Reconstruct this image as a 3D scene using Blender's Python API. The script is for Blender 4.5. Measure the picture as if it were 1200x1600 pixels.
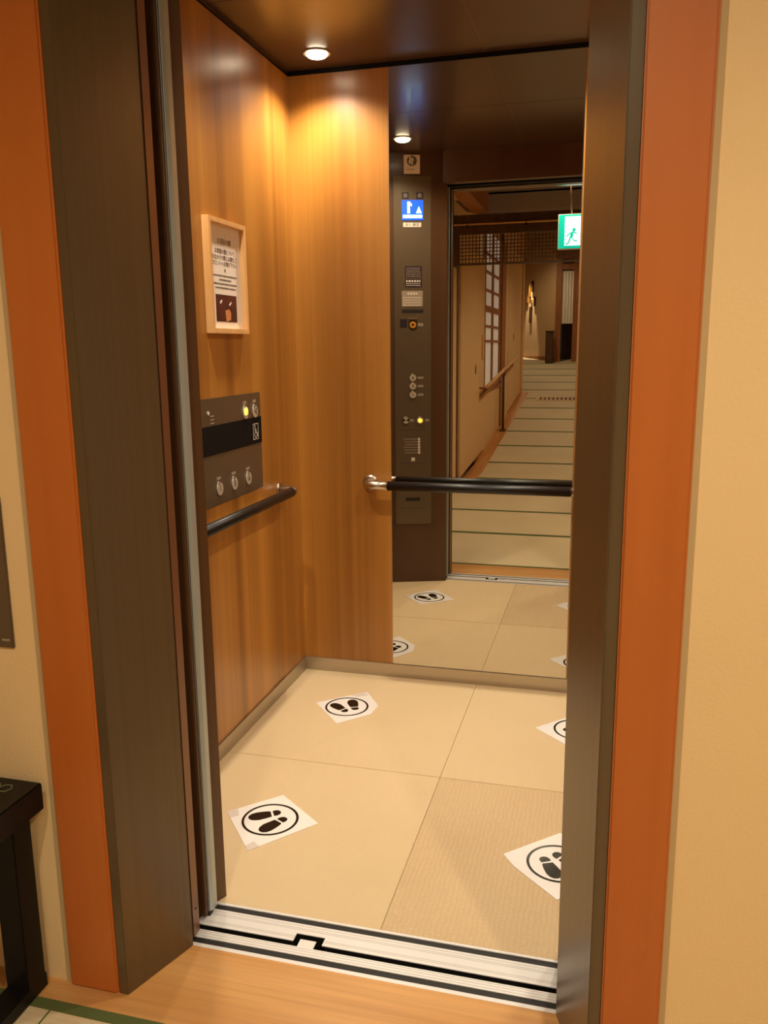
import bpy, math, random
from mathutils import Vector, Matrix
random.seed(7)
sc = bpy.context.scene
for o in list(bpy.data.objects): bpy.data.objects.remove(o)
C = sc.collection

# ------------------------------------------------------------------ camera
H = 1.35
YAW, PITCH, ROLL, FPX = 0.2615, 0.1949, -0.0105, 1303.65
fw = Vector((-math.sin(YAW)*math.cos(PITCH), math.cos(YAW)*math.cos(PITCH), -math.sin(PITCH)))
rt = Vector((math.cos(YAW), math.sin(YAW), 0)); up = rt.cross(fw)
r2 = rt*math.cos(ROLL) + up*math.sin(ROLL); u2 = -rt*math.sin(ROLL) + up*math.cos(ROLL)
cd = bpy.data.cameras.new('camera'); cam = bpy.data.objects.new('camera', cd); C.objects.link(cam)
cd.sensor_fit = 'VERTICAL'; cd.sensor_height = 36; cd.lens = 36*FPX/1600; cd.clip_start = .02
m = Matrix((r2, u2, -fw)).transposed().to_4x4(); m.translation = Vector((0, 0, H))
cam.matrix_world = m; sc.camera = cam

# ------------------------------------------------------------------ world, light levels, exposure
w = bpy.data.worlds.new('world'); sc.world = w; w.use_nodes = True
w.node_tree.nodes['Background'].inputs[0].default_value = (1, .8, .55, 1)
w.node_tree.nodes['Background'].inputs[1].default_value = 0.02
sc.view_settings.view_transform = 'Standard'; sc.view_settings.look = 'None'
sc.view_settings.gamma = 1; sc.view_settings.use_curve_mapping = False
sc.view_settings.exposure = 0.0
WARM = (1, .87, .68); WARM2 = (1, .83, .60)
P_CABIN, P_LOBBY, P_CORR, P_ART = 53, 86, 82, 260

def lamp(name, kind, loc, power, col, size=.05, angle=None, blend=.5, aim=(0, 0, -1), parent=None):
    d = bpy.data.lights.new(name, kind); d.energy = power; d.color = col
    if kind == 'AREA': d.shape = 'DISK'; d.size = size
    else: d.shadow_soft_size = size
    if kind == 'SPOT': d.spot_size = angle; d.spot_blend = blend
    o = bpy.data.objects.new(name, d); C.objects.link(o)
    o.rotation_euler = Vector(aim).to_track_quat('-Z', 'Y').to_euler()
    if parent: o.parent = parent; o.location = Vector(loc) - parent.location
    else: o.location = loc
    return o

# ------------------------------------------------------------------ key dimensions (metres)
B = 3.1853          # back wall of the cabin
XL, XR = -1.2076, 0.272
ZC = 2.366
MX0, MX1 = -0.819, -0.117
YF = 1.351          # face of the surround on the landing
XJ0, XJ1 = -0.874, -0.054   # clear opening
HD = 2.20           # door head
CX = -0.466
mir = lambda y: 2*B - y

# ------------------------------------------------------------------ materials
def lin(c): return tuple(((v/255)/12.92 if v/255 <= .04045 else ((v/255+.055)/1.055)**2.4) for v in c) + (1,)
def newmat(name):
    m = bpy.data.materials.new(name); m.use_nodes = True
    return m, m.node_tree, m.node_tree.nodes['Principled BSDF']
def mat(name, rgb, rough=.5, metal=0, coat=0, spec=.5, noise=None, bump=None, aniso=0):
    m, nt, b = newmat(name)
    b.inputs['Base Color'].default_value = lin(rgb); b.inputs['Roughness'].default_value = rough
    b.inputs['Metallic'].default_value = metal; b.inputs['Coat Weight'].default_value = coat
    b.inputs['Coat Roughness'].default_value = .28 if 'veneer' in name else .12
    b.inputs['Specular IOR Level'].default_value = spec; b.inputs['Anisotropic'].default_value = aniso
    tc = nt.nodes.new('ShaderNodeTexCoord')
    def nz(scale3, sc_=1, det=3):
        mp = nt.nodes.new('ShaderNodeMapping'); mp.inputs['Scale'].default_value = scale3
        n = nt.nodes.new('ShaderNodeTexNoise'); n.inputs['Scale'].default_value = sc_; n.inputs['Detail'].default_value = det
        nt.links.new(tc.outputs['Object'], mp.inputs[0]); nt.links.new(mp.outputs[0], n.inputs[0]); return n
    if aniso:
        tg = nt.nodes.new('ShaderNodeTangent'); tg.direction_type = 'RADIAL'; tg.axis = 'Z';  nt.links.new(tg.outputs[0], b.inputs['Tangent'])
    if noise:   # (scale3, amount, second colour)
        s3, rgb2 = noise[0], noise[1]; n = nz(s3)
        cr = nt.nodes.new('ShaderNodeValToRGB')
        cr.color_ramp.elements[0].position = .3; cr.color_ramp.elements[1].position = .7
        cr.color_ramp.elements[0].color = lin(rgb); cr.color_ramp.elements[1].color = lin(rgb2)
        nt.links.new(n.outputs[0], cr.inputs[0]); nt.links.new(cr.outputs[0], b.inputs['Base Color'])
        if len(noise) > 2:      # a finer grain on top
            n2 = nz(noise[2]); mx = nt.nodes.new('ShaderNodeMix'); mx.data_type = 'RGBA'; mx.blend_type = 'MULTIPLY'
            mx.inputs[0].default_value = noise[3]
            c2 = nt.nodes.new('ShaderNodeValToRGB'); c2.color_ramp.elements[0].position = .35; c2.color_ramp.elements[1].position = .65
            c2.color_ramp.elements[0].color = (.45, .4, .35, 1); c2.color_ramp.elements[1].color = (1, 1, 1, 1)
            nt.links.new(n2.outputs[0], c2.inputs[0]); nt.links.new(cr.outputs[0], mx.inputs[6]); nt.links.new(c2.outputs[0], mx.inputs[7])
            nt.links.new(mx.outputs[2], b.inputs['Base Color'])
    if bump:    # (scale3, strength, distance)
        n = nz(bump[0]); bp = nt.nodes.new('ShaderNodeBump'); bp.inputs['Strength'].default_value = bump[1]; bp.inputs['Distance'].default_value = bump[2]
        nt.links.new(n.outputs[0], bp.inputs['Height']); nt.links.new(bp.outputs[0], b.inputs['Normal'])
    return m
def emat(name, rgb, strength):
    m, nt, b = newmat(name); b.inputs['Base Color'].default_value = lin(rgb)
    b.inputs['Emission Color'].default_value = lin(rgb); b.inputs['Emission Strength'].default_value = strength
    return m
def weave(name, rgb, rgb2, fx, fy, rough=.7, bumpd=.0015, rot=0, blot=None):
    """woven mat: crossed wave bands for bump and a fine two-tone"""
    m, nt, b = newmat(name); b.inputs['Roughness'].default_value = rough
    tc = nt.nodes.new('ShaderNodeTexCoord'); mp = nt.nodes.new('ShaderNodeMapping'); mp.inputs['Rotation'].default_value = (0, 0, rot)
    nt.links.new(tc.outputs['Object'], mp.inputs[0])
    outs = []
    for axis, f in (('X', fx), ('Y', fy)):
        wv = nt.nodes.new('ShaderNodeTexWave'); wv.bands_direction = axis; wv.inputs['Scale'].default_value = f; wv.inputs['Distortion'].default_value = 3.0 if 'coarse' in name else .6
        wv.inputs['Detail'].default_value = 1
        nt.links.new(mp.outputs[0], wv.inputs[0]); outs.append(wv.outputs['Fac'])
    mm = nt.nodes.new('ShaderNodeMath'); mm.operation = 'MULTIPLY'; nt.links.new(outs[0], mm.inputs[0]); nt.links.new(outs[1], mm.inputs[1])
    n = nt.nodes.new('ShaderNodeTexNoise'); n.inputs['Scale'].default_value = 2.2; nt.links.new(tc.outputs['Object'], n.inputs[0])
    ad = nt.nodes.new('ShaderNodeMath'); ad.operation = 'MULTIPLY_ADD'; ad.inputs[1].default_value = .55; nt.links.new(mm.outputs[0], ad.inputs[0])
    sb = nt.nodes.new('ShaderNodeMath'); sb.operation = 'MULTIPLY'; sb.inputs[1].default_value = .6; nt.links.new(n.outputs[0], sb.inputs[0]); nt.links.new(sb.outputs[0], ad.inputs[2])
    cr = nt.nodes.new('ShaderNodeValToRGB'); cr.color_ramp.elements[0].color = lin(rgb2); cr.color_ramp.elements[1].color = lin(rgb)
    cr.color_ramp.elements[0].position = .1; cr.color_ramp.elements[1].position = .75
    nt.links.new(ad.outputs[0], cr.inputs[0]); nt.links.new(cr.outputs[0], b.inputs['Base Color'])
    bp = nt.nodes.new('ShaderNodeBump'); bp.inputs['Strength'].default_value = .5; bp.inputs['Distance'].default_value = bumpd
    nt.links.new(mm.outputs[0], bp.inputs['Height']); nt.links.new(bp.outputs[0], b.inputs['Normal'])
    return m

M = {}
M['veneer_x'] = mat('veneer side', (146, 92, 32), .38, coat=.5, noise=((2, 11, .12), (192, 134, 56), (5, 80, .8), .18))
M['veneer_y'] = mat('veneer back', (146, 92, 32), .38, coat=.5, noise=((11, 2, .12), (192, 134, 56), (80, 5, .8), .18))
M['brownpanel'] = mat('brown laminate', (80, 54, 33), .34, coat=.1, noise=((12, 12, .3), (88, 60, 37)))
M['jamb'] = mat('dark bronze jamb', (102, 85, 60), .3, metal=.3, noise=((90, 90, .5), (108, 91, 65)), bump=((180, 180, 3), .08, .001))
M['jambr'] = mat('bronze edge strip', (120, 80, 55), .35, metal=.2)
M['ceil'] = mat('cabin ceiling panel', (84, 66, 54), .28, coat=.15)
M['seam'] = mat('ceiling seam strip', (150, 120, 90), .4)
M['black'] = mat('black gap', (8, 6, 5), .75, spec=.2)
M['rubber_and_shade'] = mat('dark rubber', (28, 26, 24), .6)  # dark parts, and painted shade under the sill plates
M['orange'] = mat('vermilion stained wood', (202, 118, 50), .42, noise=((6, 6, .5), (190, 103, 40), (50, 50, 1.2), .06))
M['beige'] = mat('beige wallpaper', (242, 212, 158), .85, bump=((140, 140, 140), .25, .002))
M['beige2'] = mat('beige joint strip', (196, 170, 124), .8)
M['corrwall'] = mat('ochre plaster', (220, 184, 136), .85, bump=((60, 60, 60), .2, .003))
M['alu'] = mat('aluminium', (244, 244, 242), .36, metal=.25, bump=((2, 260, 2), .12, .0006))
M['alud'] = mat('groove metal', (70, 66, 62), .4, metal=.4)
M['rib'] = mat('rib shade', (196, 193, 188), .4, metal=.4)
M['steel'] = mat('brushed steel', (186, 176, 160), .3, metal=.85, aniso=.8)
M['chrome'] = mat('satin steel', (200, 188, 172), .3, metal=1)
M['faceplate'] = mat('bronze-grey faceplate', (112, 98, 78), .32, metal=.45, bump=((250, 250, 2), .05, .0004))
M['rail'] = mat('black rail', (16, 14, 14), .38)
M['silver'] = mat('silver ribbed edge', (176, 184, 182), .38, metal=.4)
M['mirror'] = mat('mirror glass', (210, 205, 193), .0, metal=1)
M['woodpale'] = mat('pale wood', (236, 190, 128), .5, noise=((20, 20, 3), (224, 172, 108)))
M['paper'] = mat('paper', (246, 238, 228), .6)
M['sheet'] = mat('laminated sheet', (250, 248, 244), .22, coat=.4)
M['tape'] = mat('clear tape', (222, 212, 204), .3)
M['ink'] = mat('black ink', (18, 15, 14), .25, coat=.3)
M['inkg'] = mat('grey print', (96, 86, 80), .6)
M['photo'] = mat('photo print', (92, 44, 36), .4, noise=((14, 14, 14), (60, 26, 22)))
M['tag'] = mat('wooden tag', (206, 140, 86), .5)
M['threshold'] = mat('threshold plank', (226, 172, 106), .35, coat=.2, noise=((1.0, 12, 4), (206, 146, 80), (1.5, 60, 4), .3))
M['corrwood'] = mat('border plank', (214, 152, 84), .4, noise=((14, 1.2, 4), (194, 128, 64)))
M['darkwood'] = mat('dark brown timber', (96, 66, 40), .5, noise=((20, 20, 2), (78, 52, 30)))
M['midwood'] = mat('reddish timber', (166, 106, 58), .5, noise=((20, 20, 2), (148, 92, 48)))
M['bench'] = mat('black lacquer', (14, 12, 11), .5, spec=.3)
M['inlay'] = mat('grey green inlay', (104, 112, 84), .5)
M['carpet_tile'] = weave('woven tile', (226, 203, 162), (211, 186, 144), 60, 60, bumpd=.0012)
M['carpet_coarse'] = weave('coarse woven tile', (222, 197, 156), (202, 173, 131), 24, 40, bumpd=.004)  # darker tone paints in weave shading that shows from one direction only
M['tatami'] = weave('tatami', (226, 208, 170), (208, 188, 148), 60, 20, bumpd=.001)
M['tatami_edge'] = mat('green tatami cloth edge', (88, 100, 52), .8)
M['shojipaper'] = mat('shoji paper', (232, 230, 226), .8); _b = M['shojipaper'].node_tree.nodes['Principled BSDF']; _b.inputs['Emission Color'].default_value = (1, .93, .85, 1); _b.inputs['Emission Strength'].default_value = .16  # faint emission puts a backlit look into the paper
M['noren'] = mat('curtain cloth', (236, 228, 212), .9)
M['btn'] = mat('button metal', (198, 188, 172), .35, metal=.25)
M['white'] = mat('white print', (222, 214, 200), .5)
M['dimprint'] = mat('dim white print', (158, 144, 126), .5)
M['navy'] = mat('dark plate', (44, 34, 44), .4)
M['lampw'] = emat('lamp face', (255, 236, 200), 14)
M['amber'] = emat('amber lamp', (255, 190, 60), 3.2)
M['dullorange'] = mat('dull orange plastic', (206, 140, 44), .35)
M['bluescreen'] = emat('blue display', (5, 80, 255), 2.2)
M['cyan'] = emat('display figure', (190, 250, 255), 4.5)
M['green_e'] = emat('exit green', (0, 200, 175), 1.3)
M['white_e'] = emat('exit white', (238, 255, 255), 3.2)
M['lampring'] = mat('lamp ring', (210, 190, 160), .3, metal=.5)

# ------------------------------------------------------------------ mesh helpers
class Fr:
    def __init__(s, o=(0, 0, 0), X=(1, 0, 0), Y=(0, 1, 0), Z=None):
        s.o, s.X, s.Y = Vector(o), Vector(X).normalized(), Vector(Y).normalized()
        s.Z = Vector(Z).normalized() if Z else s.X.cross(s.Y)
    def __call__(s, x, y, z=0): return s.o + s.X*x + s.Y*y + s.Z*z
WF = Fr()
class MB:
    def __init__(s): s.v = []; s.f = []; s.smooth = set()
    def prism(s, pts, z0, z1, F=WF):
        n = len(pts); i = len(s.v)
        s.v += [F(x, y, z0) for x, y in pts] + [F(x, y, z1) for x, y in pts]
        s.f += [tuple(i+k for k in reversed(range(n))), tuple(i+n+k for k in range(n))]
        s.f += [(i+k, i+(k+1) % n, i+n+(k+1) % n, i+n+k) for k in range(n)]
        return s
    def box(s, x0, x1, y0, y1, z0, z1, F=WF):
        x0, x1 = min(x0, x1), max(x0, x1); y0, y1 = min(y0, y1), max(y0, y1); z0, z1 = min(z0, z1), max(z0, z1)
        return s.prism([(x0, y0), (x1, y0), (x1, y1), (x0, y1)], z0, z1, F)
    def disc(s, x, y, r, z0, z1, F=WF, n=28, ry=None, a=0):
        ry = ry or r; ca, sa = math.cos(a), math.sin(a); p = []
        for k in range(n):
            t = 2*math.pi*k/n; X, Y = r*math.cos(t), ry*math.sin(t); p.append((x+X*ca-Y*sa, y+X*sa+Y*ca))
        i = len(s.f); s.prism(p, z0, z1, F); s.smooth |= set(range(i+2, len(s.f))); return s
    def ring(s, x, y, r0, r1, z0, z1, F=WF, n=40):
        i = len(s.v)
        for r, z in ((r0, z0), (r1, z0), (r1, z1), (r0, z1)):
            s.v += [F(x+r*math.cos(2*math.pi*k/n), y+r*math.sin(2*math.pi*k/n), z) for k in range(n)]
        for a in range(4):
            b = (a+1) % 4
            for k in range(n):
                q = (k+1) % n; s.f.append((i+a*n+k, i+a*n+q, i+b*n+q, i+b*n+k))
        return s
    def frame(s, x0, x1, y0, y1, t, z0, z1, F=WF):
        s.box(x0, x0+t, y0, y1, z0, z1, F); s.box(x1-t, x1, y0, y1, z0, z1, F)
        s.box(x0+t, x1-t, y0, y0+t, z0, z1, F); return s.box(x0+t, x1-t, y1-t, y1, z0, z1, F)
    def tube(s, pts, r, n=20, cap=True):
        pts = [Vector(p) for p in pts]; i0 = len(s.v); rs = r if isinstance(r, (list, tuple)) else [r]*len(pts)
        f0 = len(s.f); ref = None
        for k, p in enumerate(pts):
            t = (pts[min(k+1, len(pts)-1)] - pts[max(k-1, 0)]).normalized()
            if ref is None: ref = Vector((0, 0, 1)) if abs(t.z) < .9 else Vector((1, 0, 0))
            a = t.cross(ref).normalized(); b = a.cross(t).normalized(); ref = b
            s.v += [p + (a*math.cos(2*math.pi*j/n) + b*math.sin(2*math.pi*j/n))*rs[k] for j in range(n)]
        for k in range(len(pts)-1):
            for j in range(n):
                q = (j+1) % n; s.f.append((i0+k*n+j, i0+k*n+q, i0+(k+1)*n+q, i0+(k+1)*n+j))
        s.smooth |= set(range(f0, len(s.f)))
        if cap:
            s.f.append(tuple(i0+j for j in reversed(range(n)))); s.f.append(tuple(i0+(len(pts)-1)*n+j for j in range(n)))
        return s
    def build(s, name, m, parent=None, loc=None, bevel=0):
        me = bpy.data.meshes.new(name); o = bpy.data.objects.new(name, me); C.objects.link(o)
        base = Vector(loc) if loc else Vector((0, 0, 0))
        if parent: o.parent = parent; base = parent.get('_w') and Vector(parent['_w']) or Vector((0, 0, 0))
        if not parent: o.location = base
        o['_w'] = tuple(base)
        me.from_pydata([v - base for v in s.v], [], s.f); me.materials.append(m)
        for i, p in enumerate(me.polygons): p.use_smooth = i in s.smooth
        import bmesh
        bm = bmesh.new(); bm.from_mesh(me); bmesh.ops.recalc_face_normals(bm, faces=bm.faces)
        if bevel:
            bmesh.ops.bevel(bm, geom=[e for e in bm.edges if e.calc_face_angle(0) > .6], offset=bevel, segments=2, affect='EDGES', clamp_overlap=True)
        bm.to_mesh(me); bm.free()
        return o
def text_mb(txt, size, x, y, z, F, align='CENTER', thick=.0004, sx=1):
    cu = bpy.data.curves.new('t', 'FONT'); cu.body = txt; cu.size = size; cu.align_x = align; cu.align_y = 'CENTER'; cu.extrude = thick
    o = bpy.data.objects.new('t', cu); C.objects.link(o); bpy.context.view_layer.update()
    me = bpy.data.meshes.new_from_object(o.evaluated_get(bpy.context.evaluated_depsgraph_get()))
    mb = MB(); mb.v = [F(x+v.co.x*sx, y+v.co.y, z+v.co.z) for v in me.vertices]; mb.f = [tuple(p.vertices) for p in me.polygons]
    bpy.data.objects.remove(o); bpy.data.curves.remove(cu); bpy.data.meshes.remove(me); return mb
def merge(*mbs):
    r = MB()
    for a in mbs:
        i = len(r.v); j = len(r.f); r.v += a.v; r.f += [tuple(i+k for k in f) for f in a.f]; r.smooth |= {j+k for k in a.smooth}
    return r
def thing(name, label, cat, loc, group=None):
    o = bpy.data.objects.new(name, None); C.objects.link(o); o.location = loc; o.empty_display_size = .05; o['_w'] = tuple(loc)
    o['label'] = label; o['category'] = cat
    if group: o['group'] = group
    return o
def tag(o, label, cat, group=None):
    o['label'] = label; o['category'] = cat
    if group: o['group'] = group
    return o
def struct(o, label=None, cat=None):
    o['kind'] = 'structure'
    if label: o['label'] = label
    if cat: o['category'] = cat
    return o

# ================================================================== CABIN SHELL
# floor: four woven tiles with hairline seams
TX, TY, S1 = -0.469, 2.411, 1.678
g = .0006
for x0, x1, y0, y1, mm, lb in ((XL, TX-g, TY+g, B, 'carpet_tile', 'fine woven beige floor tile in the back corner by the wheelchair-height panel'),
                           (TX+g, XR, TY+g, B, 'carpet_tile', 'fine woven beige floor tile in front of the mirror'),
                           (XL, TX-g, S1, TY-g, 'carpet_tile', 'fine woven beige floor tile just inside the sill, by the narrow panel end'),
                           (TX+g, XR, S1, TY-g, 'carpet_coarse', 'coarser woven beige floor tile just inside the sill, weave shading painted in darker')):
    struct(MB().box(x0, x1, y0, y1, -.012, 0).build('floor', M[mm], bevel=.001), 'elevator cabin floor, ' + lb, 'floor')
struct(MB().box(XL-.05, XR+.05, S1, B+.02, -.05, -.013).build('floor', M['black']), 'dark cabin subfloor under the woven tiles', 'floor')
# walls
YW = 1.80
struct(MB().box(XL-.03, XL, YW-.1, B+.03, 0, ZC-.016).build('wall_left', M['veneer_x']), 'glossy honey wood veneer side wall of the elevator cabin with poster', 'wall')
wb = MB().box(XL, MX0-.002, B, B+.03, 0, ZC-.016)
wb.box(MX1+.002, XR, B, B+.03, 0, ZC-.016); wb.box(MX0-.002, MX1+.002, B+.006, B+.03, 0, ZC-.016)
struct(wb.build('wall_back', M['veneer_y']), 'honey wood veneer back wall of the elevator cabin around the mirror', 'wall')
struct(MB().box(XR, XR+.03, YW-.1, B+.03, 0, ZC-.016).build('wall_right', M['veneer_x']), 'honey wood veneer cabin side wall opposite the poster', 'wall')
t = MB(); t.box(XL-.03, XR+.03, B+.012, B+.03, ZC-.016, ZC); t.box(XL-.03, XL-.012, 1.7, B+.02, ZC-.016, ZC); t.box(XR+.012, XR+.03, 1.7, B+.02, ZC-.016, ZC)
t.box(XL, MX1+.6, B-.003, B+.012, ZC-.016, ZC)
struct(t.build('trim_1', M['black']), 'black shadow gap between cabin walls and ceiling', 'trim')
# ceiling panels
cl = MB()
for x0, x1 in ((XL-.005, CX-.0015), (CX+.0015, XR+.005)):
    for y0, y1 in ((1.68, 2.52-.0015), (2.52+.0015, B-.004)):
        cl.box(x0, x1, y0, y1, ZC, ZC+.02)
ceil = struct(cl.build('ceiling', M['ceil']), 'dark brown satin cabin ceiling of four panels', 'ceiling')
MB().box(XL-.03, XR+.03, 1.6, B+.03, ZC+.0015, ZC+.04).build('seam_backing', M['seam'], ceil)
# baseboards
struct(MB().box(XL, XR, B-.006, B, 0, .057).build('baseboard_back', M['steel'], bevel=.001), 'brushed steel kickplate under the mirror wall', 'baseboard')
struct(MB().box(XL, XL+.006, YW+.02, B-.006, 0, .057).build('baseboard_left', M['steel'], bevel=.001), 'brushed steel kickplate under the poster wall', 'baseboard')
struct(MB().box(XR-.006, XR, YW+.02, B-.006, 0, .057).build('baseboard_right', M['steel'], bevel=.001), 'brushed steel kickplate of the cabin wall opposite the poster', 'baseboard')
# splayed front return columns
def mirror_x(pts): return [(2*CX-x, y) for x, y in pts]
RP = [(-1.212, 1.817), (-.876, 1.704), (-.894, 1.668), (-1.25, 1.668)]
struct(MB().prism(RP, 0, ZC).build('wall_front', M['brownpanel'], bevel=.001), 'dark brown laminate cabin front column that carries the tall control panel', 'wall')
struct(MB().prism(mirror_x(RP), 0, ZC).build('wall_front', M['brownpanel'], bevel=.001), 'dark brown laminate cabin front column without controls', 'wall')
struct(MB().box(-.894, 2*CX+.894, 1.69, 1.745, HD+.005, ZC).build('wall_front', M['brownpanel'], bevel=.001), 'dark brown transom panel over the cabin doorway', 'wall')
# mirror
mo = tag(MB().box(MX0, MX1, B-.001, B+.005, .058, 2.350).build('mirror', M['mirror'], loc=((MX0+MX1)/2, B, .058)),
         'tall frameless mirror on the back wall behind the handrail', 'mirror')
MB().box(MX0-.0018, MX0, B-.0015, B+.004, .058, 2.350).build('edge', M['chrome'], mo)
MB().box(MX1, MX1+.0025, B-.0015, B+.004, .058, 2.350).build('edge', M['chrome'], mo)

# ================================================================== DOORWAY: sills, doors, jambs, surround
xa, xb = XJ0-.03, XJ1+.03
s = MB()   # car sill: lip, grooved plate with a coupling notch
s.box(xa, xb, 1.6705, 1.678, -.002, .0005)
s.prism([(xa, 1.594), (-.656, 1.594), (-.656, 1.620), (-.586, 1.620), (-.586, 1.594), (xb, 1.594), (xb, 1.653), (xa, 1.653)], -.002, 0)
o = s.build('cabin_sill', M['alu'], loc=(CX, 1.63, -.03)); tag(o, 'ribbed aluminium sill on the cabin side of the gap, with a square notch', 'door sill')
rb = MB()
for y in (1.604, 1.609, 1.632, 1.637, 1.645): rb.box(-.586 if y < 1.62 else xa, xb, y, y+.001, -.001, .0003)
for y in (1.604, 1.609): rb.box(xa, -.656, y, y+.001, -.001, .0003)
rb.build('rib', M['rib'], o)
MB().prism([(xa, 1.599), (-.661, 1.599), (-.661, 1.625), (-.581, 1.625), (-.581, 1.599), (xb, 1.599), (xb, 1.677), (xa, 1.677)], -.04, -.0022).build('body', M['rubber_and_shade'], o)  # dark body under the plates paints shade into gap and grooves
s = MB()
s.box(xa, xb, 1.523, 1.534, -.002, 0); s.prism([(xa, 1.552), (xb, 1.552), (xb, 1.578), (-.602, 1.578), (-.602, 1.603), (-.641, 1.603), (-.641, 1.578), (xa, 1.578)], -.002, 0)
o = s.build('landing_sill', M['alu'], loc=(CX, 1.55, -.03)); tag(o, 'narrow aluminium sill against the wooden threshold, with a square tab', 'door sill')
rb = MB()
for y in (1.558, 1.566, 1.573): rb.box(xa, xb, y, y+.001, -.001, .0003)
rb.build('rib', M['rib'], o)
MB().box(xa, xb, 1.524, 1.574, -.04, -.0022).build('body', M['rubber_and_shade'], o)  # dark here too, so gap and groove shade is in the colour
struct(MB().box(xa-.2, xb+.2, 1.52, 1.69, -.2, -.031).build('trim_2', M['black']), 'black box painting in the dark shaft gap under the sills', 'trim')  # black box stands in for the unlit void below the gap

# landing doors and car doors parked in their pockets
def door(name, x0, x1, y0, y1, m): return MB().box(x0, x1, y0, y1, .006, HD+.03).build(name, m, bevel=.002)
d = struct(door('door_1', -1.32, -.880, 1.535, 1.567, M['jamb']), 'brown landing door leaf slid back beside the poster side', 'door')
MB().box(-.8805, -.8785, 1.537, 1.565, .01, HD+.02).build('edge_strip', M['jambr'], d)

F_ = Fr((-.8784, 0, 0), (0, -1, 0), (0, 0, 1), (1, 0, 0))
MB().disc(-1.551, .075, .003, 0, .001, F_, n=10).build('screw', M['rubber_and_shade'], d)
struct(door('door_2', -.052, .39, 1.535, 1.567, M['jamb']), 'brown landing door leaf slid back on the vermilion post side away from bench', 'door')
def car_door(nm, xe, sgn, lb):
    d = struct(MB().box(xe-sgn*.010, xe-sgn*.36, 1.612, 1.640, .006, HD+.02).build(nm, M['brownpanel'], bevel=.002), lb, 'door')
    sh = MB()
    a, b_ = xe-sgn*.034, xe
    pts = [(a, 1.632), (xe-sgn*.022, 1.622), (xe-sgn*.006, 1.626), (b_, 1.634), (b_, 1.654), (a, 1.656)]
    if sgn < 0: pts = pts[::-1]
    sh.prism(pts, .012, HD+.0)
    e = sh.build('safety_edge', M['silver'], d, bevel=.0012)
    r = MB()
    for k in range(5): 
        x = xe - sgn*(.0075 + k*.0030); yy = 1.6262 - .0008*k if k else 1.6265
        r.box(x-.0004, x+.0004, 1.6200+abs(k-4)*.0009, 1.626, .014, HD-.01)
    r.build('rib', M['alud'], e)
    MB().box(xe-sgn*.030, xe-sgn*.006, 1.625, 1.640, -.010, .012).build('shoe', M['rubber_and_shade'], d)
    return d
car_door('door_3', -.876, 1, 'cabin door leaf slid back behind its silver safety edge, near the poster')
car_door('door_4', 2*CX+.876, -1, 'cabin door leaf slid back on the side away from the poster')

# dark bronze jambs with splayed reveals and the head
JL = [(-.958, YF), (-.937, YF), (-.874, 1.522), (-.880, 1.533), (-.958, 1.533)]
struct(MB().prism(JL, 0, HD+.02).build('trim_3', M['jamb'], bevel=.0015), 'dark bronze splayed door jamb beside the black bench', 'trim')
struct(MB().prism([(2*-.4635-x, y) for x, y in JL], 0, HD+.02).build('trim_4', M['jamb'], bevel=.0015), 'dark bronze splayed door jamb away from the bench', 'trim')
Fh = Fr((0, 0, 0), (0, 1, 0), (0, 0, 1), (1, 0, 0))
struct(MB().prism([(YF, HD+.022), (1.522, HD), (1.60, HD), (1.60, 2.36), (YF, 2.36)], -.958, .031, Fh).build('trim_5', M['jamb']), 'dark bronze door head', 'trim')
struct(MB().box(-1.5, .6, 1.575, 1.668, HD+.0, 2.5).build('trim_6', M['black']), 'dark door operator cover above the cabin doorway', 'trim')
# vermilion posts and lintel
struct(MB().box(-1.075, -.959, YF-.004, 1.40, 0, 2.36).build('trim_7', M['orange'], bevel=.004), 'vermilion stained post beside the black bench', 'trim')
struct(MB().box(.032, .1305, YF-.004, 1.40, 0, 2.36).build('trim_8', M['orange'], bevel=.004), 'vermilion stained post away from the bench', 'trim')
struct(MB().box(-1.075, .1305, YF-.004, 1.40, 2.36, 2.48).build('trim_9', M['orange'], bevel=.004), 'vermilion stained lintel over the elevator', 'trim')
struct(MB().box(-1.088, -1.075, YF+.003, 1.40, 0, 2.5).box(.1305, .141, YF+.003, 1.40, 0, 2.5).build('trim_10', M['beige2']), 'narrow beige joint strips beside the vermilion posts', 'trim')
# elevator wall of the landing
LX0, LX1, LZ = -2.7, 2.2, 2.72
wf = MB().box(LX0, -1.088, YF+.006, 1.5, 0, LZ).box(.141, LX1, YF+.006, 1.5, 0, LZ).box(-1.088, .141, YF+.006, 1.5, 2.48, LZ)
struct(wf.build('wall_entrance', M['beige']), 'beige wallpapered landing wall around the elevator', 'wall')

# ================================================================== LANDING AND CORRIDOR (seen in the mirror and underfoot)
W1 = 1.300    # edge between threshold plank and tatami
struct(MB().box(LX0, LX1, W1, 1.523, -.05, 0).build('floor', M['threshold']), 'orange brown wooden threshold plank in front of the sill', 'floor')
RAMP0 = mir(9.0); SL = .107; YEND = mir(18.45)
XT = -1.29          # tatami edge along the corridor
XW = -1.43          # corridor wall
LAT = mir(7.78)     # lattice plane
def rz(y): return 0 if y > RAMP0 else (RAMP0 - y)*SL
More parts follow.
